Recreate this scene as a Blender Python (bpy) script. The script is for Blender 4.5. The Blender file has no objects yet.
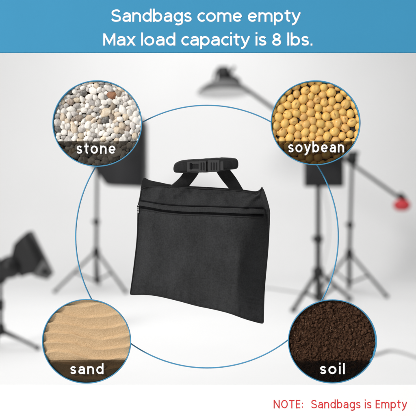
import bpy, bmesh, math, random
from mathutils import Vector, Matrix, noise
random.seed(7)
sc = bpy.context.scene
COL = sc.collection
PI = math.pi

# ------------------------------------------------------------------ camera
CAM_Z = 1.3
CAM_D = 1.5                       # distance from the lens to the display plane (y = 0)
F = 0.915 / 1.5 / 416             # metres per photo pixel per metre of distance
cam = bpy.data.cameras.new('camera')
cam.sensor_width = 36; cam.lens = 36 * 1.5 / 0.915
cam.clip_start = 0.05; cam.clip_end = 200
cam.dof.use_dof = True; cam.dof.focus_distance = CAM_D; cam.dof.aperture_fstop = 3.3
co = bpy.data.objects.new('camera', cam); COL.objects.link(co)
co.location = (0, -CAM_D, CAM_Z); co.rotation_euler = (PI/2, 0, 0)
sc.camera = co

# ------------------------------------------------------------------ light
w = bpy.data.worlds.new('World'); sc.world = w; w.use_nodes = True
bg = w.node_tree.nodes['Background']
bg.inputs[0].default_value = (1, 1, 1, 1); bg.inputs[1].default_value = 0.16
def area(name, loc, target, size, power, col=(1, 1, 1)):
    l = bpy.data.lights.new(name, 'AREA'); l.shape = 'RECTANGLE'; l.size, l.size_y = size
    l.energy = power; l.color = col
    o = bpy.data.objects.new(name, l); COL.objects.link(o); o.location = loc
    o.rotation_euler = (Vector(target) - Vector(loc)).to_track_quat('-Z', 'Y').to_euler()
    return o
area('key_lamp', (-6.8, -6.6, 7.2), (0, 0, 1.3), (2.6, 2.6), 1370, (1, .985, .97))
area('fill_lamp', (2.4, -4.0, 1.6), (0, 0, 1.2), (3.0, 2.5), 10)
area('overhead_fill', (-.7, 6.2, 6.6), (-1.2, 6.6, 0), (9, 7), 415)  # unseen area light, added to brighten the back floor and wall
area('wall_wash_fill', (.3, 5.2, 4.9), (.6, 12, .7), (6, 1.0), 44)  # added out of view to lift the lower wall and cove
sc.view_settings.view_transform = 'Standard'; sc.view_settings.look = 'None'
sc.view_settings.exposure = 0; sc.view_settings.gamma = 1
sc.cycles.max_bounces = 8; sc.cycles.transparent_max_bounces = 12

# ------------------------------------------------------------------ helpers
def P(px, py, d=CAM_D):           # measured picture position at distance d
    return Vector(((px - 208) * d * F, d - CAM_D, CAM_Z + (208 - py) * d * F))
def FL(px, py):                   # measured picture position on the floor
    d = CAM_Z / ((py - 208) * F)
    return P(px, py, d)
def lin(c):
    return tuple((v/255/12.92 if v/255 <= .04045 else ((v/255 + .055)/1.055)**2.4) for v in c)
def mat(name, col, rough=.6, var=0.0, vscale=20, bump=0.0, bscale=200, metal=0, spec=.4, sheen=0, coat=0, rnd=0.0, col2=None, detail=3):
    m = bpy.data.materials.new(name); m.use_nodes = True
    nt = m.node_tree; N = nt.nodes; L = nt.links; b = N['Principled BSDF']
    b.inputs['Roughness'].default_value = rough; b.inputs['Metallic'].default_value = metal
    b.inputs['Specular IOR Level'].default_value = spec
    b.inputs['Sheen Weight'].default_value = sheen; b.inputs['Coat Weight'].default_value = coat
    b.inputs['Base Color'].default_value = (*col, 1)
    tc = N.new('ShaderNodeTexCoord')
    src = None
    if var > 0 or col2:
        t = N.new('ShaderNodeTexNoise'); t.inputs['Scale'].default_value = vscale; t.inputs['Detail'].default_value = detail
        L.new(tc.outputs['Object'], t.inputs['Vector'])
        r = N.new('ShaderNodeValToRGB'); r.color_ramp.elements[0].position = .32; r.color_ramp.elements[1].position = .68
        c2 = col2 or tuple(min(1, v*(1+var)) for v in col)
        c1 = col if col2 else tuple(v*(1-var) for v in col)
        r.color_ramp.elements[0].color = (*c1, 1); r.color_ramp.elements[1].color = (*c2, 1)
        L.new(t.outputs['Fac'], r.inputs['Fac']); src = r.outputs['Color']
    if rnd > 0:
        oi = N.new('ShaderNodeObjectInfo'); hs = N.new('ShaderNodeHueSaturation')
        mr = N.new('ShaderNodeMapRange'); mr.inputs['To Min'].default_value = 1-rnd; mr.inputs['To Max'].default_value = 1+rnd
        L.new(oi.outputs['Random'], mr.inputs['Value']); L.new(mr.outputs[0], hs.inputs['Value'])
        mr2 = N.new('ShaderNodeMath'); mr2.operation = 'MULTIPLY_ADD'; mr2.inputs[1].default_value = rnd*.08; mr2.inputs[2].default_value = .5 - rnd*.04
        fr = N.new('ShaderNodeMath'); fr.operation = 'FRACT'
        mm = N.new('ShaderNodeMath'); mm.operation = 'MULTIPLY'; mm.inputs[1].default_value = 17.31
        L.new(oi.outputs['Random'], mm.inputs[0]); L.new(mm.outputs[0], fr.inputs[0]); L.new(fr.outputs[0], mr2.inputs[0])
        L.new(mr2.outputs[0], hs.inputs['Hue'])
        if src: L.new(src, hs.inputs['Color'])
        else: hs.inputs['Color'].default_value = (*col, 1)
        src = hs.outputs['Color']
    if src: L.new(src, b.inputs['Base Color'])
    if bump > 0:
        t2 = N.new('ShaderNodeTexNoise'); t2.inputs['Scale'].default_value = bscale; t2.inputs['Detail'].default_value = 4
        L.new(tc.outputs['Object'], t2.inputs['Vector'])
        bp = N.new('ShaderNodeBump'); bp.inputs['Strength'].default_value = bump; bp.inputs['Distance'].default_value = .002
        L.new(t2.outputs['Fac'], bp.inputs['Height']); L.new(bp.outputs[0], b.inputs['Normal'])
    return m
def fabric(name, col, scale=1700, var=.46, strength=.7, sheen=.08):
    m = mat(name, col, .82, spec=.25, sheen=sheen)
    nt = m.node_tree; N = nt.nodes; L = nt.links; b = N['Principled BSDF']
    b.inputs['Sheen Roughness'].default_value = .5
    tc = N.new('ShaderNodeTexCoord')
    w1 = N.new('ShaderNodeTexWave'); w1.bands_direction = 'X'; w2 = N.new('ShaderNodeTexWave'); w2.bands_direction = 'Z'
    for q in (w1, w2):
        q.inputs['Scale'].default_value = scale/6.3; q.inputs['Distortion'].default_value = .8; q.inputs['Detail Scale'].default_value = 2
        L.new(tc.outputs['Object'], q.inputs['Vector'])
    mx = N.new('ShaderNodeMath'); mx.operation = 'MULTIPLY'
    L.new(w1.outputs['Fac'], mx.inputs[0]); L.new(w2.outputs['Fac'], mx.inputs[1])
    ns = N.new('ShaderNodeTexNoise'); ns.inputs['Scale'].default_value = 300; ns.inputs['Detail'].default_value = 3
    n2 = N.new('ShaderNodeTexNoise'); n2.inputs['Scale'].default_value = 14; n2.inputs['Detail'].default_value = 5
    L.new(tc.outputs['Object'], ns.inputs['Vector']); L.new(tc.outputs['Object'], n2.inputs['Vector'])
    ad = N.new('ShaderNodeMath'); ad.operation = 'ADD'
    L.new(mx.outputs[0], ad.inputs[0]); L.new(ns.outputs['Fac'], ad.inputs[1])
    bp = N.new('ShaderNodeBump'); bp.inputs['Strength'].default_value = strength; bp.inputs['Distance'].default_value = .0006
    L.new(ad.outputs[0], bp.inputs['Height']); L.new(bp.outputs[0], b.inputs['Normal'])
    a2 = N.new('ShaderNodeMath'); a2.operation = 'ADD'; L.new(ns.outputs['Fac'], a2.inputs[0]); L.new(n2.outputs['Fac'], a2.inputs[1])
    r = N.new('ShaderNodeValToRGB'); r.color_ramp.elements[0].position = .36; r.color_ramp.elements[1].position = .64
    h = N.new('ShaderNodeMath'); h.operation = 'MULTIPLY'; h.inputs[1].default_value = .5
    L.new(a2.outputs[0], h.inputs[0]); L.new(h.outputs[0], r.inputs['Fac'])
    r.color_ramp.elements[0].color = (*[v*(1-var) for v in col], 1); r.color_ramp.elements[1].color = (*[v*(1+var) for v in col], 1)
    L.new(r.outputs['Color'], b.inputs['Base Color'])
    return m

def tag(o, label=None, cat=None, group=None, kind=None):
    if label: o['label'] = label
    if cat: o['category'] = cat
    if group: o['group'] = group
    if kind: o['kind'] = kind
    return o
def empty(name, loc, label, cat, group=None):
    o = bpy.data.objects.new(name, None); COL.objects.link(o); o.location = loc; o.empty_display_size = .05
    return tag(o, label, cat, group)
def wloc(o):
    v = Vector(o.location)
    while o.parent: o = o.parent; v += Vector(o.location)
    return v
def build(name, verts, faces, m, parent=None, smooth=True, origin=None):
    """one mesh object from world-space vertices"""
    org = Vector(origin) if origin is not None else (wloc(parent) if parent else Vector((0, 0, 0)))
    me = bpy.data.meshes.new(name)
    me.from_pydata([tuple(Vector(v) - org) for v in verts], [], faces); me.validate()
    bm = bmesh.new(); bm.from_mesh(me); bmesh.ops.recalc_face_normals(bm, faces=bm.faces); bm.to_mesh(me); bm.free()
    for p in me.polygons: p.use_smooth = smooth
    me.materials.append(m)
    o = bpy.data.objects.new(name, me); COL.objects.link(o)
    if parent: o.parent = parent; o.location = org - wloc(parent)
    else: o.location = org
    return o
class MB:
    def __init__(s): s.v = []; s.f = []
    def add(s, v, f):
        n = len(s.v); s.v += [Vector(q) for q in v]; s.f += [tuple(i+n for i in q) for q in f]
    def tube(s, pts, r, n=10, closed=False, caps=True, sy=1.0):
        pts = [Vector(p) for p in pts]; K = len(pts)
        rr = r if isinstance(r, (list, tuple)) else [r]*K
        vs = []; prev = None
        for i, p in enumerate(pts):
            a = pts[(i-1) % K] if (closed or i > 0) else p
            b = pts[(i+1) % K] if (closed or i < K-1) else p
            t = (b-a).normalized()
            if prev is None:
                up = Vector((0, 1, 0)) if abs(t.y) < .9 else Vector((1, 0, 0))
                prev = (up - t*up.dot(t)).normalized()
            else: prev = (prev - t*prev.dot(t)).normalized()
            q = t.cross(prev)
            for k in range(n):
                an = 2*PI*k/n; vs.append(p + prev*math.cos(an)*rr[i]*sy + q*math.sin(an)*rr[i])
        fs = []
        for i in range(K if closed else K-1):
            for k in range(n):
                a = i*n+k; b = i*n+(k+1) % n; c = ((i+1) % K)*n+(k+1) % n; d = ((i+1) % K)*n+k
                fs.append((a, b, c, d))
        if caps and not closed: fs += [tuple(range(n)), tuple(range((K-1)*n, K*n))]
        s.add(vs, fs); return s
    def box(s, c, size, bev=0.0, rot=None):
        bm = bmesh.new(); bmesh.ops.create_cube(bm, size=1)
        for v in bm.verts: v.co = Vector((v.co.x*size[0], v.co.y*size[1], v.co.z*size[2]))
        if bev: bmesh.ops.bevel(bm, geom=bm.edges[:], offset=bev, segments=3, affect='EDGES')
        R = rot if rot else Matrix.Identity(3)
        s.add([R @ v.co + Vector(c) for v in bm.verts], [[v.index for v in f.verts] for f in bm.faces]) if not bm.verts.index_update() else 0
        bm.free(); return s
    def lathe(s, base, axis, prof, n=32):
        axis = Vector(axis).normalized(); up = Vector((0, 1, 0)) if abs(axis.y) < .9 else Vector((1, 0, 0))
        u = (up - axis*up.dot(axis)).normalized(); v = axis.cross(u); vs = []; fs = []
        for (r, h) in prof:
            for k in range(n):
                a = 2*PI*k/n; vs.append(Vector(base) + axis*h + (u*math.cos(a) + v*math.sin(a))*max(r, 1e-4))
        for i in range(len(prof)-1):
            for k in range(n): fs.append((i*n+k, i*n+(k+1) % n, (i+1)*n+(k+1) % n, (i+1)*n+k))
        s.add(vs, fs); return s
    def loft(s, rings, cap=True):
        n = len(rings[0]); vs = [p for r in rings for p in r]; fs = []
        for i in range(len(rings)-1):
            for k in range(n): fs.append((i*n+k, i*n+(k+1) % n, (i+1)*n+(k+1) % n, (i+1)*n+k))
        if cap: fs += [tuple(range(n)), tuple(range((len(rings)-1)*n, len(rings)*n))]
        s.add(vs, fs); return s
    def build(s, name, m, parent=None, smooth=True, origin=None): return build(name, s.v, s.f, m, parent, smooth, origin)
def crv(pts, n):                    # Catmull-Rom through 2-D or 3-D points, n samples evenly spaced in length
    pts = [Vector(p) for p in pts]; out = []
    Q = [pts[0]*2-pts[1]] + pts + [pts[-1]*2-pts[-2]]
    for i in range(1, len(Q)-2):
        for j in range(24):
            t = j/24; a, b, c, d = Q[i-1:i+3]
            out.append(.5*((2*b) + (c-a)*t + (2*a-5*b+4*c-d)*t*t + (3*b-a-3*c+d)*t**3))
    out.append(pts[-1])
    L = [0]
    for i in range(1, len(out)): L.append(L[-1] + (out[i]-out[i-1]).length)
    res = []; j = 0
    for k in range(n):
        t = L[-1]*k/(n-1)
        while j < len(L)-2 and L[j+1] < t: j += 1
        res.append(out[j].lerp(out[j+1], (t-L[j])/max(L[j+1]-L[j], 1e-9)))
    return res

# ------------------------------------------------------------------ materials
M_floor = mat('white_floor_paint', (.83, .83, .83), .7, var=.012, vscale=1.2, spec=.2)
M_blue = mat('blue_board_paint', lin((61, 143, 184)), .75, var=.012, vscale=8, spec=.15)
M_ringblue = mat('blue_enamel', lin((66, 146, 188)), .5, spec=.3)
M_white = mat('white_lettering', (.93, .93, .93), .7, spec=.2)
M_board = mat('white_board', (.95, .95, .95), .75, var=.01, vscale=9, spec=.2)
M_red = mat('red_lettering', lin((214, 48, 52)), .7, spec=.2)
M_black = mat('black_metal', (.010, .010, .0105), .5, var=.2, vscale=8)
M_grey = mat('grey_metal', (.022, .022, .022), .45, var=.1, vscale=8)
M_lbl = mat('dark_softbox_cloth', (.014, .014, .0155), .75, var=.2, vscale=4)
M_diff = mat('white_diffuser', (.75, .75, .75), .8)
M_redw = mat('red_vinyl', (.55, .04, .05), .6, var=.15, vscale=12)
M_cable = mat('pale_cable', (.4, .4, .4), .6)
M_back = mat('dish_backing', (.03, .022, .016), .85)
M_fab = fabric('black_canvas', (.0215, .022, .0232))
M_fabd = fabric('black_canvas_binding', (.013, .013, .0138), var=.15)
M_web = fabric('black_webbing', (.0115, .0115, .0122), scale=1500, var=.3)
M_plastic = mat('black_plastic', (.040, .040, .041), .42, bump=.1, bscale=600, spec=.5)
M_zip = mat('black_zip_coil', (.007, .007, .008), .9, spec=.1)

# ------------------------------------------------------------------ setting: white studio sweep
fv = []; ff = []
prof = [(-6, 0), (0, 0), (4, 0), (8, 0), (10.2, 0)]
R_ = 1.4; yc = 10.7
prof += [(yc + R_*math.sin(a), R_ - R_*math.cos(a)) for a in [PI/2*i/14 for i in range(0, 15)]]
fl = [p for p in prof if p[1] <= 1e-6]; wl = [(yc, 0)] + [p for p in prof if p[1] > 1e-6] + [(yc+R_, 9)]
def sheet(name, pr, m, xs=(-11, 11)):
    vs = []; fs = []
    for y, z in pr: vs += [(xs[0], y, z), (xs[1], y, z)]
    for i in range(len(pr)-1): fs.append((2*i, 2*i+1, 2*i+3, 2*i+2))
    return tag(build(name, vs, fs, m), kind='structure')
M_wall = mat('white_wall_paint', (.82, .82, .82), .8, var=.01, vscale=.8, spec=.15)
sheet('floor', sorted(set(fl + [(yc, 0)])), M_floor)
sheet('wall', wl, M_wall)

# ------------------------------------------------------------------ stroke lettering
def arc(cx, cy, rx, ry, a0, a1, n=18):
    return [(cx + rx*math.cos(math.radians(a0+(a1-a0)*i/n)), cy + ry*math.sin(math.radians(a0+(a1-a0)*i/n))) for i in range(n+1)]
def sm(pts, n=26): return [tuple(p)[:2] for p in crv([(a, b, 0) for a, b in pts], n)]
def glyph(ch, w):
    X = .765; C = 1.0; h = w/2; D = -.29; A = 1.06; r = .255; l = h; rt = h+2*r; my = X/2; ry = X/2-h
    cx = h+r
    if ch == ' ': return [], .22
    if ch == 'o': return [(arc(cx+.01, my, r+.02, ry, 0, 360, 36)[:-1], 1)], 2*r+w+.04
    if ch == 'c': return [(arc(cx, my, r, ry, 48, 312, 26), 0)], 2*r+w-.13
    if ch == 'e': return [([(rt-.01, my-.01), (l+.02, my-.01)], 0), (arc(cx, my, r, ry, 0, 318, 30), 0)], 2*r+w
    if ch in 'bp': 
        st = [(l, A), (l, 0)] if ch == 'b' else [(l, X), (l, D)]
        return [(st, 0), (arc(cx, my, r, ry, 0, 360, 36)[:-1], 1)], 2*r+w
    if ch == 'd': return [([(rt, A), (rt, 0)], 0), (arc(cx, my, r, ry, 0, 360, 36)[:-1], 1)], 2*r+w
    if ch == 'g': return [([(rt, X), (rt, D+h+.19)] + arc(cx, D+h+.19, r, .19, 0, -135, 16)[1:], 0), (arc(cx, my, r, ry, 0, 360, 36)[:-1], 1)], 2*r+w
    if ch == 'a':
        R2 = rt-.05; q = (R2-l)/2
        return [(sm([(l+.04, X-h-.13), (l+q*.55, X-h-.02), (l+q*1.15, X-h), (R2-.06, X-h-.06), (R2, X-h-.19)], 18) + [(R2, 0)], 0),
                (sm([(R2, X*.56), (l+q*1.0, X*.56), (l+.06, X*.49), (l, X*.31), (l+.06, h+.035), (l+q*.8, h), (R2-.10, h+.05), (R2-.01, h+.17)], 34), 0)], R2+h
    if ch == 's':
        W = .44; 
        return [(sm([(W, X-h-.09), (W*.78, X-h-.01), (W*.5, X-h), (l+.04, X-h-.06), (l, X-h-.16), (l+.07, X*.56), (W*.55+.03, X*.49), (W-.03, X*.42), (W+.01, X*.27), (W-.04, h+.04), (W*.55, h), (l+.06, h+.03), (l-.02, h+.11)], 44), 0)], W+h+.01
    if ch == 'S':
        W = .58
        return [(sm([(W-.02, C-h-.13), (W*.83, C-h-.02), (W*.55, C-h), (l+.07, C-h-.07), (l+.01, C-h-.2), (l+.06, C*.59), (W*.55, C*.505), (W-.03, C*.42), (W+.03, C*.25), (W-.03, h+.05), (W*.58, h), (l+.08, h+.04), (l-.02, h+.16)], 52), 0)], W+h+.03
    if ch == 'm':
        q = .21; 
        return [([(l, X), (l, 0)], 0), (arc(l+q, X-h-.21, q, .21, 180, 0, 16) + [(l+2*q, 0)], 0), (arc(l+3*q, X-h-.21, q, .21, 180, 0, 16) + [(l+4*q, 0)], 0)], 4*q+w
    if ch == 'n':
        q = .235
        return [([(l, X), (l, 0)], 0), (arc(l+q, X-h-.23, q, .23, 180, 0, 18) + [(l+2*q, 0)], 0)], 2*q+w
    if ch == 't': return [([(l+.13, X+.2), (l+.13, h+.13)] + arc(l+.26, h+.13, .13, .13, 180, 280, 10)[1:], 0), ([(0, X-h), (.42, X-h)], 0)], .43
    if ch == 'y': return [([(.04, X), (.3, .06)], 0), (sm([(.56, X), (.4, .32), (.285, .02), (.2, D+.17), (.1, D+h+.02), (.0, D+h+.01)], 24), 0)], .6
    if ch == 'x': return [([(.05, X), (.53, 0)], 0), ([(.53, X), (.05, 0)], 0)], .58
    if ch == 'i': return [([(l, X), (l, 0)], 0), ([(l, X+.16), (l, X+.16+w*1.05)], 0)], w
    if ch == 'l': return [([(l, A), (l, 0)], 0)], w
    if ch == '.': return [([(l+.01, 0), (l+.01, w*1.1)], 0)], w+.02
    if ch == ':': return [([(l, .08), (l, .08+w*1.2)], 0), ([(l, .52), (l, .52+w*1.2)], 0)], w
    if ch == '8': return [(arc(.31, C*.735, .20, C*.265-h, 0, 360, 32)[:-1], 1), (arc(.31, C*.265, .24, C*.275-h, 0, 360, 32)[:-1], 1)], .64
    if ch == 'M': return [([(l, 0), (l, C-.02)], 0), ([(l, C-.02), (.42, .2), (.84-l, C-.02)], 0), ([(.84-l, C-.02), (.84-l, 0)], 0)], .84
    if ch == 'N': return [([(l, 0), (l, C)], 0), ([(l, C-.03), (.70-l, .03)], 0), ([(.70-l, 0), (.70-l, C)], 0)], .70
    if ch == 'O': return [(arc(.385, C/2, .385-h, C/2-h, 0, 360, 40)[:-1], 1)], .77
    if ch == 'T': return [([(0, C-h), (.6, C-h)], 0), ([(.3, C-h), (.3, 0)], 0)], .6
    if ch == 'E': return [([(l, 0), (l, C)], 0), ([(l, h), (.5, h)], 0), ([(l, C*.52), (.47, C*.52)], 0), ([(l, C-h), (.5, C-h)], 0)], .53
def lettering(text, x0, x1, ybase, cap, w, y_world, m, parent, track=.13, depth=.0016, d=CAM_D):
    """text between photo columns x0..x1, baseline at row ybase, cap height in rows"""
    strokes = []; x = 0
    for i, ch in enumerate(text):
        st, adv = glyph(ch, w)
        for pts, cl in st: strokes.append(([(px+x, py) for px, py in pts], cl))
        x += adv + track
    tot = x - track; kx = (x1-x0)/tot; ky = cap
    s = d*F; V = []; FC = []
    prof = [(-1, 0), (-.92, .55), (-.5, .95), (0, 1), (.5, .95), (.92, .55), (1, 0)]
    for pts, cl in strokes:
        pts = [Vector((px*kx, py*ky)) for px, py in pts]; q = [pts[0]]
        for p in pts[1:]:
            if (p-q[-1]).length > .02: q.append(p)
        pts = q; K = len(pts); hw = w/2*(ky*.6+kx*.4); n0 = len(V)
        for i, p in enumerate(pts):
            a = pts[(i-1) % K] if (cl or i > 0) else None; b = pts[(i+1) % K] if (cl or i < K-1) else None
            t1 = (p-a).normalized() if a is not None else (b-p).normalized()
            t2 = (b-p).normalized() if b is not None else t1
            n1 = Vector((-t1.y, t1.x)); n2 = Vector((-t2.y, t2.x)); nn = (n1+n2)
            nn = nn.normalized() if nn.length > 1e-5 else n1
            k = min(1/max(nn.dot(n1), .3), 2.2)
            tt = t1 if a is not None else t2; cut = (a is None or b is None) and abs(tt.y) > .5 and abs(tt.x) > .02 and abs(tt.y) < .99 and len(pts) < 4
            for u, hh in prof:
                q2 = p + nn*u*hw*k
                if cut: q2 = q2 - tt*((q2.y-p.y)/tt.y)
                c = P(x0+q2.x, ybase-q2.y, d); V.append((c.x, y_world - hh*depth, c.z))
        m_ = len(prof)
        for i in range(K if cl else K-1):
            for j in range(m_-1):
                a = n0+i*m_+j; b = n0+((i+1) % K)*m_+j
                FC.append((a, a+1, b+1, b))
        if not cl:
            FC.append(tuple(range(n0, n0+m_))); FC.append(tuple(range(n0+(K-1)*m_, n0+K*m_)))
    return build('lettering', V, FC, m, parent, smooth=False)

# ------------------------------------------------------------------ blue header board and white note board
def board(name, x0, x1, y0, y1, yf, th, m, label, cat):
    a = P(x0, y1); b = P(x1, y0)
    root = empty(name, ((a.x+b.x)/2, yf+th/2, a.z), label, cat)
    mb = MB().box(((a.x+b.x)/2, yf+th/2, (a.z+b.z)/2), (b.x-a.x, th, b.z-a.z), .0006)
    mb.build('panel', m, root, smooth=False)
    return root
hd = board('header_board', -14, 430, -16, 52.8, 0.0, .003, M_blue, 'wide sky blue header board with two lines of white writing', 'sign board')
lettering('Sandbags come empty', 111.4, 300.6, 21.8, 12.3, .144, 0.0, M_white, hd, track=.085, depth=.0008)
lettering('Max load capacity is 8 lbs.', 103.3, 312.8, 45.6, 12.3, .144, 0.0, M_white, hd, track=.085, depth=.0008)
nb = board('note_board', -14, 430, 385, 440, 0.0, .003, M_board, 'plain white board along the bottom with one red line of writing', 'sign board')
lettering('NOTE:', 273.6, 302.9, 408.3, 8.4, .125, 0.0, M_red, nb, depth=.0008, track=.17)
lettering('Sandbags is Empty', 311.2, 406.9, 408.3, 8.4, .125, 0.0, M_red, nb, depth=.0008, track=.15)

# ------------------------------------------------------------------ big ring
c0 = P(207, 236.6, CAM_D+.03); Rr = 131.3*(CAM_D+.03)*F
mb = MB().tube([(c0.x + Rr*math.cos(2*PI*i/220), c0.y, c0.z + Rr*math.sin(2*PI*i/220)) for i in range(220)], .00145, 10, closed=True)
tag(mb.build('hoop', M_ringblue, origin=(c0.x, c0.y, c0.z-Rr)), 'thin blue ring encircling the black bag and linking the four round dishes', 'ring')

# ------------------------------------------------------------------ round dishes
def smoked():
    m = bpy.data.materials.new('smoked_film'); m.use_nodes = True; N = m.node_tree.nodes; L = m.node_tree.links
    b = N['Principled BSDF']; b.inputs['Base Color'].default_value = (.004, .004, .004, 1); b.inputs['Roughness'].default_value = .8
    b.inputs['Specular IOR Level'].default_value = .1
    t = N.new('ShaderNodeBsdfTransparent'); t.inputs[0].default_value = (.49, .47, .44, 1)
    mx = N.new('ShaderNodeMixShader'); mx.inputs[0].default_value = .38
    L.new(t.outputs[0], mx.inputs[1]); L.new(b.outputs[0], mx.inputs[2]); L.new(mx.outputs[0], N['Material Output'].inputs[0])
    return m
M_film = smoked()
S0 = CAM_D*F
def dish(cx, cy, rx, ry, band, label, word, tx0, tx1, tb, cap, w=.160, track=.2):
    c = P(cx, cy); RX = rx*S0; RZ = ry*S0
    root = empty('round_dish', (c.x, 0, c.z-RZ), label, 'dish', 'round sample dishes linked by the blue ring')
    n = 120
    def ring(k, y): return [Vector((c.x + (RX-k)*math.cos(2*PI*i/n), y, c.z + (RZ-k)*math.sin(2*PI*i/n))) for i in range(n)]
    t = .0024
    mb = MB(); prf = [(.0024, .0135), (.0002, .0008), (.0006, 0), (t-.0004, 0), (t, .0006), (t+.0006, .0125)]
    mb.loft([ring(k, y) for k, y in prf], cap=False); mb.build('rim', M_ringblue, root)
    mb = MB().loft([ring(.0022, .0119), ring(.0022, .0132)]); mb.build('backing', M_back, root, smooth=False)
    # smoked label plate: lower segment of the ellipse
    zb = P(cx, band).z; sy = (zb-c.z)/(RZ-t)
    a0 = PI - math.asin(sy); a1 = 2*PI + math.asin(sy)
    seg = [(c.x + (RX-t-.0001)*math.cos(a0+(a1-a0)*i/60), c.z + (RZ-t-.0001)*math.sin(a0+(a1-a0)*i/60)) for i in range(61)]
    vs = [(x, .0007, z) for x, z in seg]
    lp = build('label_plate', vs, [tuple(range(61))], M_film, root, smooth=False)
    lettering(word, tx0, tx1, tb, cap, w, .0006, M_white, lp, track=track, depth=.0009)
    return root, c, RX-t, RZ-t
D1 = dish(97.2, 123.4, 45.1, 43.4, 141.2, 'round dish of mixed pebbles, the one lettered stone', 'stone', 76.7, 115.6, 153.7, 10.6)
D2 = dish(315.7, 122.7, 45.1, 42.6, 141.3, 'round dish of yellow beans, the one lettered soybean', 'soybean', 288.4, 344.2, 152.4, 10.6)
D3 = dish(86.5, 341.4, 44.8, 42.5, 360.0, 'round dish of rippled sand, the one lettered sand', 'sand', 70.4, 103.6, 374.1, 10.2)
D4 = dish(332.5, 341.5, 44.7, 42.2, 360.6, 'round dish of dark earth, the one lettered soil', 'soil', 320.2, 344.9, 374.1, 10.4)

# ---- packing of round things in a dish
def pack(c, RX, RZ, radii, gap, iters=110, seed=1):
    rg = random.Random(seed); n = len(radii)
    pts = []
    for i in range(n):
        while True:
            x, z = rg.uniform(-1, 1), rg.uniform(-1, 1)
            if x*x+z*z < 1.0: pts.append([x*RX, z*RZ]); break
    for it in range(iters):
        cell = {}; cs = max(radii)*2
        for i, p in enumerate(pts): cell.setdefault((int(p[0]//cs), int(p[1]//cs)), []).append(i)
        for i, p in enumerate(pts):
            ci, cj = int(p[0]//cs), int(p[1]//cs)
            for a in (-1, 0, 1):
                for b in (-1, 0, 1):
                    for j in cell.get((ci+a, cj+b), ()):
                        if j <= i: continue
                        q = pts[j]; dx = p[0]-q[0]; dz = p[1]-q[1]; dd = math.hypot(dx, dz)+1e-9
                        want = gap*(radii[i]+radii[j])
                        if dd < want:
                            k = (want-dd)/dd*.42; p[0] += dx*k; p[1] += dz*k; q[0] -= dx*k; q[1] -= dz*k
            e = math.hypot(p[0]/RX, p[1]/RZ)
            if e > 1.02: p[0] /= e/1.02; p[1] /= e/1.02
    return pts
ICO = {}
def ico(sub):
    if sub not in ICO:
        bm = bmesh.new(); bmesh.ops.create_icosphere(bm, subdivisions=sub, radius=1)
        bm.verts.index_update(); ICO[sub] = ([v.co.copy() for v in bm.verts], [tuple(v.index for v in f.verts) for f in bm.faces]); bm.free()
    return ICO[sub]
def rot(rg): 
    from mathutils import Euler
    return Euler((rg.uniform(0, 6.28), rg.uniform(0, 6.28), rg.uniform(0, 6.28))).to_matrix()
def clampv(p, c, RX, RZ):
    e = math.hypot((p.x-c.x)/RX, (p.z-c.z)/RZ); lim = .994 - .008*max(0, min(1, p.y/.0116))
    if e > lim: p = Vector((c.x + (p.x-c.x)/e*lim, p.y, c.z + (p.z-c.z)/e*lim))
    p.y = max(min(p.y, .0116), .0012)
    return p

# ---- pebbles
M_peb = {
 'white': mat('chalk_white_stone', (.74, .69, .62), .7, col2=(.90, .87, .82), vscale=140, rnd=.12, bump=.5, bscale=600, spec=.2),
 'grey': mat('pale_grey_stone', (.42, .39, .36), .7, col2=(.70, .66, .61), vscale=190, rnd=.25, bump=.5, bscale=600, spec=.2),
 'dark': mat('slate_grey_stone', (.13, .12, .11), .7, col2=(.34, .33, .31), vscale=190, rnd=.25, bump=.5, bscale=600, spec=.2),
 'tan': mat('tan_stone', (.60, .47, .34), .7, col2=(.80, .71, .58), vscale=150, rnd=.16, bump=.5, bscale=600, spec=.2),
 'brown': mat('brown_stone', (.22, .17, .13), .7, col2=(.46, .39, .32), vscale=160, rnd=.2, bump=.5, bscale=600, spec=.2),
 'rust': mat('rust_stone', (.22, .09, .045), .6, col2=(.40, .20, .10), vscale=130, bump=.6, bscale=500)}
LBL = {'white': 'chalk white rounded pebble among the mixed stones in the stone dish', 'grey': 'pale grey mottled pebble among the mixed stones in the stone dish',
 'dark': 'dark slate grey pebble among the paler stones in the stone dish', 'tan': 'warm tan pebble among the grey stones in the stone dish',
 'brown': 'dull brown pebble among the pale stones in the stone dish', 'rust': 'single rust red pebble near the top right of the stone dish'}
GRP = {'white': 'chalk white pebbles', 'grey': 'pale grey pebbles', 'dark': 'dark grey pebbles', 'tan': 'tan pebbles', 'brown': 'brown pebbles'}
rg = random.Random(11)
_, c, RX, RZ = D1
def pebble(x, z, yy, r, kind):
    vs, fs = ico(3); R = rot(rg)
    ax = (rg.uniform(1.0, 1.45), rg.uniform(.8, 1.0), rg.uniform(.62, .9)); off = Vector([rg.uniform(-50, 50) for _ in range(3)])
    # lie roughly flat: the thinnest axis near the line of sight
    an = rg.uniform(0, PI); tl = Matrix.Rotation(rg.uniform(-.55, .55), 3, 'X') @ Matrix.Rotation(rg.uniform(-.55, .55), 3, 'Z') @ Matrix.Rotation(an, 3, 'Y')
    out = []
    for v in vs:
        k = 1 + .24*noise.noise(v*.95+off) + .10*noise.noise(v*2.0+off)
        q = Vector((v.x*ax[0], v.y*ax[2], v.z*ax[1]))*k*r
        # slightly faceted
        q = tl @ q
        out.append(clampv(q + Vector((c.x+x, yy, c.z+z)), c, RX, RZ))
    o = build('pebble', out, fs, M_peb[kind], origin=(c.x+x, yy, c.z+z))
    tag(o, LBL[kind], 'pebble', GRP.get(kind))
def pick():
    t = rg.random()
    return 'white' if t < .44 else 'grey' if t < .70 else 'tan' if t < .86 else 'dark' if t < .93 else 'brown'
def seen(p, r, fr, rad):          # skip what the front layer hides completely
    return all(math.hypot(p[0]-q[0], p[1]-q[1]) > .55*rr_ for q, rr_ in zip(fr, rad))
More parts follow.
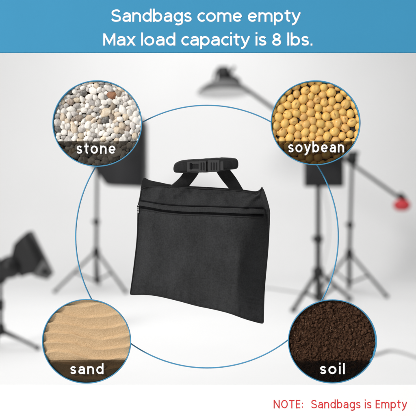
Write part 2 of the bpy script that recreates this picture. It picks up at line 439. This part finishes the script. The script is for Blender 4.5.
front = [min(max(rg.gauss(3.05, .72), 1.9), 5.2)*S0 for _ in range(246)]
pp = pack(c, RX, RZ, front, .92, seed=4)
back = [rg.uniform(2.6, 3.8)*S0 for _ in range(95)]
for (x, z), r in zip(pack(c, RX, RZ, back, 1.3, seed=3), back):
    if seen((x, z), r, pp, front): pebble(x, z, .0125, r, pick())
tx, tz = P(107.5, 95).x-c.x, P(107.5, 95).z-c.z
ir = min(range(len(pp)), key=lambda i: math.hypot(pp[i][0]-tx, pp[i][1]-tz) - front[i])
for i, ((x, z), r) in enumerate(zip(pp, front)):
    pebble(x, z, rg.uniform(.0065, .0105), r, 'rust' if i == ir else pick())

# ---- soybeans
def beanmat(name, a, b_, hil):
    m = mat(name, a, .42, col2=b_, vscale=55, rnd=.08, coat=.05, bump=.16, bscale=420, spec=.22)
    nt = m.node_tree; N = nt.nodes; L = nt.links; b = N['Principled BSDF']
    # brown hilum: a small oval round the bean's own +Z pole
    tc = N.new('ShaderNodeTexCoord'); at = N.new('ShaderNodeAttribute'); at.attribute_name = 'hilum'
    mx = N.new('ShaderNodeMixRGB'); mx.inputs['Color2'].default_value = (*hil, 1)
    L.new(at.outputs['Fac'], mx.inputs['Fac'])
    src = b.inputs['Base Color'].links[0].from_socket
    L.new(src, mx.inputs['Color1']); L.new(mx.outputs[0], b.inputs['Base Color'])
    return m
M_bean = beanmat('soybean_skin', (.64, .375, .095), (.78, .51, .16), (.30, .15, .06))
M_bean2 = beanmat('soybean_skin_tan', (.58, .32, .09), (.73, .45, .155), (.22, .09, .03))
_, c, RX, RZ = D2
def bean(x, z, yy, r, show):
    vs, fs = ico(4)
    if show: R = Matrix.Rotation(rg.uniform(0, 6.28), 3, 'Y') @ Matrix.Rotation(PI/2 + rg.uniform(-.75, .75), 3, 'X')
    else: R = rot(rg)
    el = rg.uniform(1.0, 1.14); out = []; hl = []
    for v in vs:
        k = 1 + .03*noise.noise(v*1.5+Vector((x*900, z*900, 0)))
        e = math.hypot(v.x/.40, v.y/.13) if v.z > 0 else 9
        if e < 1.6: k -= .05*max(0, 1.6-e)/1.6
        q = R @ (Vector((v.x*el, v.y*.94, v.z*.96))*k*r)
        out.append(clampv(q + Vector((c.x+x, yy, c.z+z)), c, RX, RZ)); hl.append(max(0, min(1, (1.15-e)*3)))
    o = build('soybean', out, fs, M_bean if rg.random() < .72 else M_bean2, origin=(c.x+x, yy, c.z+z))
    at = o.data.attributes.new('hilum', 'FLOAT', 'POINT')
    for i, h_ in enumerate(hl): at.data[i].value = h_*.85
    if show: tag(o, 'round yellow soybean showing its brown seam scar in the soybean dish', 'bean', 'soybeans showing their scar')
    else: tag(o, 'plain round yellow soybean heaped with others in the soybean dish', 'bean', 'plain yellow soybeans')
front = [rg.uniform(3.9, 5.2)*S0 for _ in range(106)]
pp = pack(c, RX, RZ, front, .945, iters=260, seed=12)
back = [rg.uniform(4.0, 4.6)*S0 for _ in range(90)]
for (x, z), r in zip(pack(c, RX, RZ, back, 1.15, seed=5), back):
    if seen((x, z), r, pp, front): bean(x, z, .0172, r, False)
for i, ((x, z), r) in enumerate(zip(pp, front)):
    bean(x, z, rg.uniform(.0108, .0124), r, rg.random() < .15)

# ---- filled surfaces: sand and soil
def fill(D, name, hfun, m, nr, na):
    _, c, RX, RZ = D; vs = [(c.x, hfun(0, 0), c.z)]; fs = []
    for i in range(1, nr+1):
        k = i/nr
        for j in range(na):
            a = 2*PI*j/na; x = RX*.992*k*math.cos(a); z = RZ*.992*k*math.sin(a)
            vs.append((c.x+x, hfun(x, z), c.z+z))
    for j in range(na): fs.append((0, 1+j, 1+(j+1) % na))
    for i in range(nr-1):
        for j in range(na):
            a = 1+i*na+j; b = 1+i*na+(j+1) % na; fs.append((a, b, b+na, a+na))
    return vs, fs
def sand_h(x, z):
    px = x/S0; pz = z/S0                       # in photo rows from the dish centre
    w_ = 2.4*math.sin(px*.062+pz*.035+.9) + 4.2*noise.noise(Vector((px*.030+3.1, pz*.020, 1.7))) + 1.1*noise.noise(Vector((px*.11, pz*.05, 5.2)))
    ph = (pz + w_ + 3)/10.6
    f = ph - math.floor(ph)
    rid = (f/.82)**2.1 if f < .82 else ((1-f)/.18)**1.15       # long lower slope, short upper slope
    amp = .0057*(.95+.55*noise.noise(Vector((px*.045, math.floor(ph)*3.7, 9))))
    h = .0072 - amp*rid - .00030*noise.noise(Vector((px*.5, pz*.9, 2))) - .00020*noise.noise(Vector((px*2.2, pz*2.2, 4)))
    return max(h, .0016)
M_sand = mat('sand', (.55, .365, .195), .9, col2=(.72, .52, .315), vscale=700, bump=.55, bscale=900, spec=.15, detail=5)
vs, fs = fill(D3, 'sand', sand_h, M_sand, 170, 420)
tag(build('sand', vs, fs, M_sand, origin=(D3[1].x, 0, D3[1].z-D3[3])), 'pale golden sand with soft ripples filling the sand dish', 'sand', kind='stuff')

def soil_h(x, z):
    px = x/S0; pz = z/S0
    return .0078 - .0024*noise.noise(Vector((px*.11, pz*.11, 1))) - .0026*noise.noise(Vector((px*.42, pz*.42, 3))) - .0020*noise.noise(Vector((px*1.0, pz*1.0, 6)))
M_soil = mat('soil', (.030, .0135, .0075), .95, col2=(.105, .052, .029), vscale=260, bump=.6, bscale=900, spec=.12, detail=5)
vs, fs = fill(D4, 'soil', soil_h, M_soil, 110, 300)
vs = [Vector(v) for v in vs]; _, c, RX, RZ = D4
big = []; iv, if_ = ico(2); rs = random.Random(21)
for k in range(3000):
    while True:
        x, z = rs.uniform(-1, 1), rs.uniform(-1, 1)
        if x*x+z*z < .985: break
    x *= RX; z *= RZ; r = (rs.uniform(.32, .8) if rs.random() < .88 else rs.uniform(.8, 2.3))*S0; big.append(r)
    y = soil_h(x, z) - r*.45; off = Vector([rs.uniform(-40, 40) for _ in range(3)]); R = rot(rs); n0 = len(vs)
    ax = (rs.uniform(.7, 1.5), rs.uniform(.6, 1.0), rs.uniform(.6, 1.0))
    for v in iv:
        kk = 1 + .55*noise.noise(v*1.3+off); q = R @ (Vector((v.x*ax[0], v.y*ax[1], v.z*ax[2]))*kk*r)
        vs.append(clampv(q + Vector((c.x+x, y, c.z+z)), c, RX, RZ))
    fs += [tuple(i+n0 for i in f) for f in if_]
so = build('soil', vs, fs, M_soil, smooth=False, origin=(c.x, 0, c.z-RZ))
tag(so, 'dark brown crumbly earth filling the soil dish', 'soil', kind='stuff')
# pale crumbs scattered in the soil keep their own colour
M_soil2 = mat('soil_flecks', (.09, .05, .03), .9, col2=(.22, .14, .09), vscale=150, spec=.15)
so.data.materials.append(M_soil2)
nb_base = len(so.data.polygons); per = len(if_)
start = nb_base - 3000*per
for k in range(3000):
    if rs.random() < .09 and big[k] < .75*S0:
        for q in range(start+k*per, start+(k+1)*per): so.data.polygons[q].material_index = 1

# ------------------------------------------------------------------ the bag
NU, NV = 150, 170
rows = [
 (0.00, [(141.0, 189.5), (146, 187.2), (154, 186.6), (170, 187.0), (190, 188.0), (218, 189.6), (240, 191.4), (252, 193.0), (257.5, 193.6), (262.3, 187.0)]),
 (0.055, [(140.6, 194.5), (150, 194.5), (170, 195.2), (200, 196.2), (230, 197.8), (252, 199), (266.0, 197.2)]),
 (0.115, [(139.2, 201.3), (150, 203.2), (162, 205.3), (182, 207.2), (210, 207.9), (240, 208.9), (269.2, 209.3)]),
 (0.155, [(138.2, 206.0), (150, 207.8), (162, 209.9), (182, 211.8), (210, 212.6), (240, 213.8), (269.6, 214.4)]),
 (0.40, [(137.2, 236.5), (165, 239), (200, 242), (235, 245), (268.0, 247.5)]),
 (0.70, [(133.8, 268), (165, 270.5), (200, 277), (235, 284), (264.4, 289)]),
 (1.00, [(130.4, 293.2), (131.6, 294.5), (145, 294.5), (158, 295.9), (178, 300.5), (197, 305.6), (215, 309.3), (230, 313.2), (246, 318.9), (261.6, 323.1), (263.3, 321.9)])]
RC = [(v, crv([(a, b, 0) for a, b in pts], NU+1)) for v, pts in rows]
def row_at(v, i):
    j = 0
    while j < len(RC)-2 and RC[j+1][0] < v: j += 1
    # smooth in v with Catmull-Rom on the control rows
    g = lambda k: RC[max(0, min(len(RC)-1, k))]
    v1, v2 = RC[j][0], RC[j+1][0]; t = (v-v1)/(v2-v1)
    p0, p1, p2, p3 = g(j-1)[1][i], g(j)[1][i], g(j+1)[1][i], g(j+2)[1][i]
    v0, v3 = g(j-1)[0], g(j+2)[0]
    m1 = (p2-p0)/(v2-v0)*(v2-v1) if v2 > v0 else p2-p1; m2 = (p3-p1)/(v3-v1)*(v2-v1) if v3 > v1 else p2-p1
    t2 = t*t; t3 = t2*t
    return p1*(2*t3-3*t2+1) + m1*(t3-2*t2+t) + p2*(-2*t3+3*t2) + m2*(t3-t2)
def ss(a, b, x):
    t = max(0, min(1, (x-a)/(b-a))); return t*t*(3-2*t)
D_L, D_R = 1.545, 1.475
def depth(u, v):
    d = D_L + (D_R-D_L)*u
    cr = .80 - .02*v + .10*(1-ss(.12, .45, v))                           # where the front folds round to the side
    side = ss(0, .12, u)*.18 + .82*min(1, u/cr)
    tt = max(0, (u-cr)/(1-cr)); k = .10; tt = (tt+math.sqrt(tt*tt)) /2 if False else tt; sw = .014+.07*(1-ss(.12, .55, v)); ks = (u-cr)/sw; sp = sw*math.log(1+math.exp(ks)) if ks < 30 else (u-cr); fall = max(0, 1 - min(1, sp/(1-cr)))
    b = side*fall
    vert = ss(-.03, .20, v)*(1 - .42*ss(.70, 1.0, v))
    bulge = .074*b*vert
    # slack top above the zip
    px, pz = u*135, v*125
    wr = .0046*noise.noise(Vector((px*.035+2, pz*.022, 1.0))) + .0036*noise.noise(Vector((px*.06, pz*.03+4, 3.0)))
    wr += .0013*noise.noise(Vector((px*.2, pz*.12, 8)))
    top = 1 - ss(.05, .14, v)
    wr += top*(.0105*noise.noise(Vector((px*.055+9, pz*.10, 2))) + .0052*noise.noise(Vector((px*.13, pz*.25, 5))))
    # diagonal pull from the right end of the zip up to the corner
    dd = (u-.80) - (.11-v)*1.6
    wr += .0060*math.exp(-(dd/.035)**2)*ss(.68, .80, u)*(1-ss(.10, .14, v))
    # row of soft dimples along the bottom hem
    wr += .0014*math.sin(px*.16+noise.noise(Vector((px*.05, 0, 0)))*5)*ss(.72, 1, v)*(1-u*.4)
    # puckers that run in from the seams and die out
    pk = math.exp(-px/7)*math.sin(pz*.75+noise.noise(Vector((3, pz*.12, 1)))*6) + math.exp(-(135-px)/8)*math.sin(pz*.62+noise.noise(Vector((7, pz*.1, 1)))*7)
    pk += math.exp(-(125-pz)/7)*math.sin(px*.55+noise.noise(Vector((px*.09, 1, 1)))*8)
    wr += .0019*pk + .0010*noise.noise(Vector((px*.12, pz*.45, 12))) * ss(.60, .9, v)
    edge = min(1, 12*min(u, 1-u), 14*(1-v)+.0)
    ledge = ss(.150, .158, v)                   # cloth steps back below the zip flap
    return d - bulge - wr*edge + .0022*ledge*min(1, 30*min(u, 1-u))
def surf(u, v, lift=0.0):
    i = u*NU; i0 = min(int(i), NU-1); q = row_at(v, i0).lerp(row_at(v, i0+1), i-i0)
    return P(q.x, q.y, depth(u, v)-lift)
bx = P(197, 310, 1.51)
bag = empty('sandbag', (bx.x, bx.y, P(197, 323).z), 'empty black canvas sandbag with buckled carrying handle and zipped top, inside the blue ring', 'bag')
vs = [surf(i/NU, j/NV) for j in range(NV+1) for i in range(NU+1)]; W1 = NU+1
fs = [(j*W1+i, j*W1+i+1, (j+1)*W1+i+1, (j+1)*W1+i) for j in range(NV) for i in range(NU)]
build('front_panel', vs, fs, M_fab, bag)
# back panel: bulges the other way, its top edge stands a little above the front one
topb = crv([(140.6, 188.6, 0), (143.6, 178.2, 0), (150, 180.2, 0), (160, 182.3, 0), (172, 184.6, 0), (190, 186.0, 0), (218, 187.6, 0), (242, 189.4, 0), (256, 191.2, 0), (262.0, 187.5, 0)], NU+1)
vs = []; NB = 60
for j in range(NB+1):
    v = j/NB
    for i in range(NU+1):
        u = i/NU; q = row_at(v, i)
        k = (1-v)**6; q = q.lerp(topb[i], k)
        e = (4*u*(1-u))**.6; d = D_L+(D_R-D_L)*u + e*(.004+.040*ss(0, .35, v)*(1-ss(.5, 1, v)*.9)) + .0006
        vs.append(P(q.x, q.y, d))
fs = [(j*W1+i, j*W1+i+1, (j+1)*W1+i+1, (j+1)*W1+i) for j in range(NB) for i in range(NU)]
build('back_panel', vs, fs, M_fabd, bag)
# bound seams
def edge_tube(name, pts, r, m): MB().tube(pts, r, 8).build(name, m, bag)
lft = [surf(0, j/80, .0005) for j in range(0, 81)]; bot = [surf(i/90, 1, .0005) for i in range(91)]; rgt = [surf(1, 1-j/80, .0005) for j in range(0, 80)]
edge_tube('seam_binding', lft[1:] + bot[1:] + rgt[1:], .0013, M_fabd)
edge_tube('top_hem', [surf(i/120, 0, .0006) for i in range(0, 121)], .0013, M_fabd)
# zip: dark recessed coil with puller side band, and the raised flap above it
def strip(name, v0, v1, lift0, lift1, u0, u1, m, th=.0012, n=140, par=bag, k=4):
    vs = []; fs = []
    for i in range(n+1):
        u = u0+(u1-u0)*i/n
        for q in range(k+1):
            t = q/k; lf = lift0 + (lift1-lift0)*t + .0011*math.sin(PI*t)
            vs.append(surf(u, v0+(v1-v0)*t, lf))
    for i in range(n):
        for q in range(k): a = i*(k+1)+q; fs.append((a, a+1, a+k+2, a+k+1))
    o = build(name, vs, fs, m, par)
    md = o.modifiers.new('thick', 'SOLIDIFY'); md.thickness = th; md.offset = -1
    return o
zp = strip('zipper', .148, .172, .0008, .0004, .012, .955, M_zip)
vs = MB()
for i in range(230):                           # coil teeth
    u = .02 + .925*i/229; a = surf(u, .158, .0022); b = surf(u, .167, .0020); vs.tube([a, b], .0004, 5)
vs.build('zipper_coil', M_zip, zp)
strip('zipper_flap', .108, .150, .0009, .0038, .004, .965, M_fab, th=.0010)
MB().tube([surf(.006+.95*i/150, .106, .0020) for i in range(151)], .0017, 6).build('seam_line', M_zip, bag)  # black cord put in for the shade of the groove above the flap
MB().tube([surf(.006+.95*i/150, .182, .0006) for i in range(151)], .0007, 6).build('seam_line', M_fabd, bag)
# side tag at the left end of the zip
M_tag = mat('grey_label_cloth', (.34, .34, .34), .8)
tg = MB()
a = [P(x, y, D_L-.004) for x, y in ((138.9, 204.8), (136.9, 204.9), (136.9, 212.8), (138.9, 213.2))]
b = [p + Vector((0, .0015, 0)) for p in a]
tg.loft([a, b]); tgo = tg.build('side_tag', M_tag, bag, smooth=False)
tk = MB()
for k_, (x0, x1, y) in enumerate([(137.2, 138.6, 206.2), (137.4, 138.4, 208.2), (137.2, 138.6, 210.4)]):
    tk.tube([P(x0, y, D_L-.0045), P(x1, y+.4, D_L-.0045)], .0006 if k_ else .0015, 6)
tk.build('tag_mark', M_zip, tgo)

# straps: two webbing bands from the bag mouth up into the grip
def ribbon(name, L, Rr_, dl, th, m, par, n=36):
    A = crv([(x, y, 0) for x, y in L], n); B = crv([(x, y, 0) for x, y in Rr_], n); K = 8; rings = []
    for i in range(n):
        t = i/(n-1); f = []; bk = []
        for k in range(K+1):
            q = A[i].lerp(B[i], k/K); d = dl(t) - .0015*math.sin(PI*k/K)
            f.append(P(q.x, q.y, d)); bk.append(P(q.x, q.y, d+th))
        rings.append(f + bk[::-1])
    o = MB().loft(rings).build(name, m, par); return o
DH = 1.505
ribbon('strap', [(186.5, 168), (183.2, 173.0), (178.5, 178.8), (170.5, 186.0), (166, 190.5)], [(200.5, 168), (198.3, 173.8), (194.0, 180.0), (188.6, 186.8), (184.5, 192)],
       lambda t: DH+.006 + .018*t, .0028, M_web, bag)
ribbon('strap', [(213.5, 167), (216.8, 172.6), (221.5, 179.5), (228.8, 188.5), (232, 193)], [(227, 165), (230.6, 170.5), (236.5, 178.5), (243.2, 189.6), (246, 194)],
       lambda t: DH+.004 + .010*t, .0028, M_web, bag)
# padded grip: lofted sleeve
ctr = [(173.4, 168.8, 1.0), (174.3, 168.4, 3.6), (177, 167.4, 5.3), (182, 166.6, 6.3), (190, 166.0, 6.7), (200, 165.7, 6.9), (210, 165.2, 7.1), (220, 164.4, 6.9), (228, 163.8, 6.3), (233.0, 163.7, 5.7), (236.9, 163.9, 4.7), (238.3, 164.3, 1.8)]
cc = crv(ctr, 70); rings = []
for i, q in enumerate(cc):
    ring = []
    for k in range(28):
        a = 2*PI*k/28; wob = 1 + .05*noise.noise(Vector((q.x*.25, math.cos(a)*2, math.sin(a)*2)))
        ce, se = math.cos(a), math.sin(a)
        se = math.copysign(abs(se)**.8, se); ce = math.copysign(abs(ce)**.8, ce)
        hz = q.z*wob; yy = 2.1*S0*hz*.9*.5
        ring.append(P(q.x, q.y - se*hz, DH) + Vector((0, -ce*yy, 0)))
    rings.append(ring)
grip = MB().loft(rings).build('grip', M_web, bag)
MB().tube([P(q.x, q.y-q.z*.62, DH) + Vector((0, -.78*S0*q.z*.945, 0)) for q in cc[3:-3]], .0006, 6).build('grip_seam', M_fabd, grip)
# side release buckle lying on the grip
by = -.0175 + (DH-CAM_D)
def bb(name, x0, x1, y0, y1, yf, th, m, par, bev=.0012, tilt=-.03):
    a = P(x0, y1, DH-.016); b = P(x1, y0, DH-.016)
    R = Matrix.Rotation(-tilt*0, 3, 'Y')
    return MB().box(((a.x+b.x)/2, yf+th/2, (a.z+b.z)/2), (b.x-a.x, th, b.z-a.z), bev, R).build(name, m, par, smooth=False)
bk = bb('buckle', 198.6, 206.2, 160.8, 172.2, by-.0030, .006, M_plastic, bag, .0007)
bb('prong', 190.0, 199.0, 161.4, 164.0, by-.0012, .005, M_plastic, bk, .0006)
bb('prong', 190.0, 199.0, 168.6, 171.6, by-.0012, .005, M_plastic, bk, .0006)
bb('centre_bar', 187.2, 191.0, 161.6, 171.8, by-.0016, .0055, M_plastic, bk, .0006)
bb('buckle_socket', 208.0, 219.6, 160.2, 171.4, by-.0034, .006, M_plastic, bag, .0007)
bb('webbing_keeper', 219.4, 223.6, 161.4, 170.2, by-.0010, .005, M_plastic, bag, .0006)
for x in (201.0, 203.6, 211.2, 213.8, 216.4): bb('grip_rib', x-.5, x+.5, 162.6, 170.2, by-.0046, .0022, M_web, bk, .0004)
bb('slot_shade', 189.6, 191.8, 163.2, 169.4, by-.0022, .0015, M_zip, bk, .0003)  # black block painted in as the shade inside the buckle opening
# webbing band along the grip feeding the buckle
ribbon('grip_webbing', [(176, 164.4), (186, 162.6), (200, 161.9), (215, 161.0), (228, 160.2), (235, 160.9)], [(176.5, 171.0), (186, 170.9), (200, 171.0), (215, 170.4), (228, 168.4), (235.5, 167.0)],
       lambda t: DH-.0165 + .012*(2*t-1)**6, .0022, M_web, bag)

# ------------------------------------------------------------------ studio gear behind (true size, out of focus)
def stand(label, pole, hub, feet, collars, r=.016, m=M_black, top=None):
    """pole: (x, ytop) in picture at distance d; hub joins legs; feet are floor points"""
    x, ytop, d = pole; xh, yh = hub
    base = Vector((sum(f.x for f in feet)/3, sum(f.y for f in feet)/3, 0))
    root = empty('light_stand', P(xh, yh, d)*Vector((1, 1, 0)).x and Vector((P(xh, yh, d).x, d-CAM_D, 0)), label, 'light stand', 'light stands in the studio behind the bag')
    H = P(xh, yh, d); T = P(x, ytop, d)
    low = Vector((H.x, H.y, max(.12, H.z*.18)))
    n = len(collars); pts = [H]
    MB().tube([low, H + Vector((0, 0, .05))], r*1.35, 12).build('pole', m, root)
    cur = H
    for i, yc_ in enumerate(list(collars) + [ytop]):
        t = (yh-yc_)/(yh-ytop); nx = H.lerp(T, t)
        MB().tube([cur, nx], r*(1.15-.15*i), 12).build('pole_section', m, root)
        if i < n:
            cl = MB().tube([nx-Vector((0, 0, .045)), nx+Vector((0, 0, .045))], r*2.0, 12).build('collar', m, root)
            MB().tube([nx, nx+Vector((-.075, 0, .01))], r*.8, 8).build('knob', m, cl)
        cur = nx
    MB().lathe(H-Vector((0, 0, .05)), (0, 0, 1), [(0, 0), (r*2.2, 0), (r*2.4, .03), (r*2.4, .08), (r*1.6, .1), (0, .1)], 16).build('hub', m, root)
    for f in feet:
        lg = MB().tube([H, f + Vector((0, 0, .02))], r*.85, 10).build('leg', m, root)
        MB().tube([f + Vector((0, 0, .035)) + (H-f)*.02, f + Vector((0, 0, .002)) - (H-f)*Vector((1, 1, 0)).x*0], r*1.2, 10).build('rubber_foot', m, lg)
        mid = H.lerp(f, .52); MB().tube([low + Vector((0, 0, .03)), mid], r*.6, 8).build('brace', m, root)
    return root
# left: stand with softbox
dL = 10.7
stand('tall stand holding the black softbox, seen between the stone dish and the bag', (97.5, 140, dL), (96.3, 251), [FL(54.5, 293), FL(126, 293.5), FL(99, 284.5)], (222,), r=.024)
def rect(cx, cy, cz, dx, dy, dz, ax='x'):
    if ax == 'x': return [Vector((cx, cy+a*dy, cz+b*dz)) for a, b in ((-1, -1), (1, -1), (1, 1), (-1, 1))]
    return [Vector((cx+a*dx, cy, cz+b*dz)) for a, b in ((-1, -1), (1, -1), (1, 1), (-1, 1))]
def rr(pts, r, n=5):                           # round the corners of a ring a little
    out = []; N_ = len(pts)
    for i in range(N_):
        p = pts[i]; a = (pts[i-1]-p).normalized()*r; b = (pts[(i+1) % N_]-p).normalized()*r
        for k in range(n+1):
            t = k/n; out.append(p + a*(1-t)**2 + b*t**2)
    return out
q = lambda px, py: P(px, py, dL-.1)
sb = empty('softbox', q(118, 187), 'dark softbox partly behind the stone dish, seen from its side', 'softbox', 'softboxes in the studio behind the bag')
def lring(px, y0, y1, dy): a = q(px, y0); b = q(px, y1); return rr(rect(a.x, a.y, (a.z+b.z)/2, 0, dy, abs(a.z-b.z)/2), .05)
MB().loft([lring(88, 140, 160, .12), lring(109, 124, 185.5, .36), lring(144.6, 121, 187, .40)]).build('shell', M_lbl, sb)
MB().loft([lring(144.6, 123, 185, .38), lring(145.4, 123, 185, .38)]).build('diffuser', M_grey, sb)
MB().loft([lring(84, 143, 157, .07), lring(88, 143, 157, .07)]).build('speed_ring', M_black, sb)
# right, nearer: stand with softbox seen from behind
dR = 8.6
stand('nearer stand on the right carrying the square softbox under the soybean dish', (318.3, 165, dR), (318.2, 271), [FL(293, 312), FL(350, 300), FL(326, 326)], (239,), r=.030)
q = lambda px, py, d=dR-.15: P(px, py, d)
sb2 = empty('softbox', q(324, 187), 'square black softbox seen from behind, half hidden by the soybean dish', 'softbox', 'softboxes in the studio behind the bag')
def bring(x0, x1, y0, y1, d): a = q(x0, y1, d); b = q(x1, y0, d); return rr(rect((a.x+b.x)/2, a.y, (a.z+b.z)/2, (b.x-a.x)/2, 0, (b.z-a.z)/2, 'y'), .03)
MB().loft([bring(314, 334, 142, 160, dR-.30), bring(304.5, 343.5, 122, 186, dR-.05), bring(304, 344, 121, 187, dR+.10)]).build('shell', M_lbl, sb2)
MB().loft([bring(305, 343, 122, 186, dR+.10), bring(305, 343, 122, 186, dR+.115)]).build('diffuser', M_diff, sb2)
MB().lathe(q(324, 151, dR-.52), (0, 1, 0), [(0, 0), (.06, 0), (.065, .03), (.065, .2), (.05, .22), (0, .22)], 20).build('speed_ring', M_black, sb2)
# right, farther: boom stand
dB = 10.4
stand('farther stand on the right that carries the long boom arm', (352.3, 157, dB), (349.4, 252.5), [FL(387, 298), FL(322.5, 287.5), FL(348.6, 289)], (225,), r=.025)
q = lambda px, py, d=dB-.12: P(px, py, d)
bm_ = empty('boom_arm', q(352, 164), 'long grey boom arm sloping down to the right across the back', 'boom arm')
MB().tube([q(232, 79), q(300, 127.5), q(352, 163.8)], .029, 12).build('arm', M_grey, bm_)
MB().tube([q(348, 161), q(399, 197.5)], .024, 12).build('arm_extension', M_black, bm_)
MB().box(q(352, 158), (.14, .16, .20), .02).build('clamp', M_black, bm_)
MB().tube([q(352, 158), q(358, 152)], .03, 10).build('clamp_handle', M_black, bm_)
MB().tube([q(399, 194), q(405, 200)], .045, 10).build('end_hook', M_black, bm_)
# red counterweight bag
cw = q(402, 205); v_, f_ = ico(3)
mbw = MB(); mbw.add([Vector((v.x*.13*(1+.12*noise.noise(v*2)), v.y*.08, v.z*.095*(1+.15*noise.noise(v*2.3+Vector((4, 0, 0)))))) + cw for v in v_], f_)
cwo = mbw.build('counterweight', M_redw, origin=cw); tag(cwo, 'small red weight bag hanging at the lower end of the boom arm', 'weight')
MB().tube([cw+Vector((-.04, 0, .09)), cw+Vector((0, 0, .15)), cw+Vector((.05, 0, .09))], .012, 8).build('loop', M_black, cwo)
# beauty dish on the boom's upper end
bd = empty('beauty_dish_lamp', q(224, 84), 'grey dish reflector lamp on the upper end of the boom arm', 'studio lamp')
apex = q(223.5, 80.5); ax_ = Vector((.02, -.13, -1)).normalized(); ax_ = Vector((.02, -.03, -1)).normalized()
out_ = [(.07, -.01), (.12, -.005), (.21, .03), (.30, .085), (.37, .145), (.405, .195)]
MB().lathe(apex, ax_, out_ + [(.398, .197)], 48).build('reflector', mat('dull_grey_reflector', (.06, .06, .06), .5), bd)
MB().lathe(apex, ax_, [(.398, .197), (.365, .155), (.295, .095), (.205, .042), (.12, .012), (.001, .008)], 48).build('reflector_lining', mat('white_lining', (.8, .8, .8), .6), bd)
MB().lathe(apex - ax_*.20, ax_, [(0, 0), (.085, 0), (.095, .03), (.095, .19), (.08, .21), (0, .21)], 24).build('lamp_head', M_black, bd)
MB().tube([q(213.5, 80), q(216, 71), q(222, 68.5), q(228, 70), q(231, 78)], .018, 8).build('yoke', M_black, bd)
MB().tube([q(229, 76), q(234.5, 66.5)], .022, 10).build('grip_handle', M_black, bd)
MB().box(q(234.5, 81), (.17, .12, .13), .02, Matrix.Rotation(math.radians(35), 3, 'Y')).build('tilt_bracket', M_black, bd)
# left foreground-ish strobe on low stand
dS = 6.3
stand('low stand at the left edge holding the black strobe', (.5, 278, dS), (.8, 329), [FL(38, 350), FL(-34, 352), FL(-4, 344)], (305,), r=.016)
q = lambda px, py, d=dS: P(px, py, d)
st = empty('studio_strobe', q(0, 283), 'black strobe with wide flared reflector poking in from the left edge', 'studio lamp')
A0 = q(-14, 276); A1 = q(25, 261); ax_ = (q(41, 252)-q(25, 261)).normalized(); ax_ = (q(41, 252.5)-q(5, 270)).normalized() + Vector((0, .25, 0)); ax_.normalize()
u_ = (q(25, 261.5)-q(-14, 276)).normalized()
MB().lathe(A0, u_, [(0, 0), (.07, 0), (.092, .02), (.096, .1), (.098, .20), (.106, .215), (.106, .27), (.094, .28), (.09, .33), (0, .33)], 28).build('body', M_black, st)
def hring(p1, p2, hw):
    p, p_ = q(*p1), q(*p2); n = Vector((0, hw, 0)); return rr([p-n, p+n, p_+n, p_-n], .025)
MB().loft([hring((12.5, 254), (22, 277), .06), hring((15.5, 243.5), (30, 274), .075), hring((22.5, 237), (40, 273.5), .095), hring((30, 231), (51, 273), .11)], cap=True).build('reflector', M_black, st)
fl_ = MB(); a = [q(33, 276, dS-.12), q(47.5, 280, dS-.06), q(54, 273, dS-.02), q(43, 259.5, dS-.17)]; fl_.loft([a, [p+Vector((0, .008, 0)) for p in a]])
fl_.build('barn_door', mat('mid_grey_metal', (.14, .14, .14), .5), st, smooth=False)
MB().box(q(.5, 279), (.09, .10, .09), .015).build('mount', M_black, st)
MB().tube([q(-3, 268), q(-3, 258)], .02, 8).build('knob', M_black, st)
# cables
def cable(pts, r, label, m=M_cable): 
    c_ = crv(pts, 60); tag(MB().tube(c_, r, 8).build('cable', m, origin=c_[0]), label, 'cable')
cable([FL(236, 291)+Vector((0, 0, .012)), FL(262, 288.6)+Vector((0, 0, .012)), FL(280, 290.5)+Vector((0, 0, .012)), FL(296, 293)+Vector((0, 0, .012)), FL(318, 297)+Vector((0, 0, .012))], .012, 'pale cable lying on the floor left of the right hand stands')
cable([FL(352, 361)+Vector((0, 0, .012)), FL(376, 355.5)+Vector((0, 0, .012)), FL(389, 352)+Vector((0, 0, .012)), FL(401, 353.5)+Vector((0, 0, .012)), FL(416, 358.5)+Vector((0, 0, .012)), FL(430, 364)+Vector((0, 0, .012))], .010, 'pale cable curving over the floor right of the soil dish')
cable([P(322, 185, dR), P(327.5, 208, dR-.05), P(329, 235, dR-.08), P(324, 262, dR-.05), P(319.5, 272, dR-.04)], .006, 'thin cable hanging from the square softbox beside its stand')
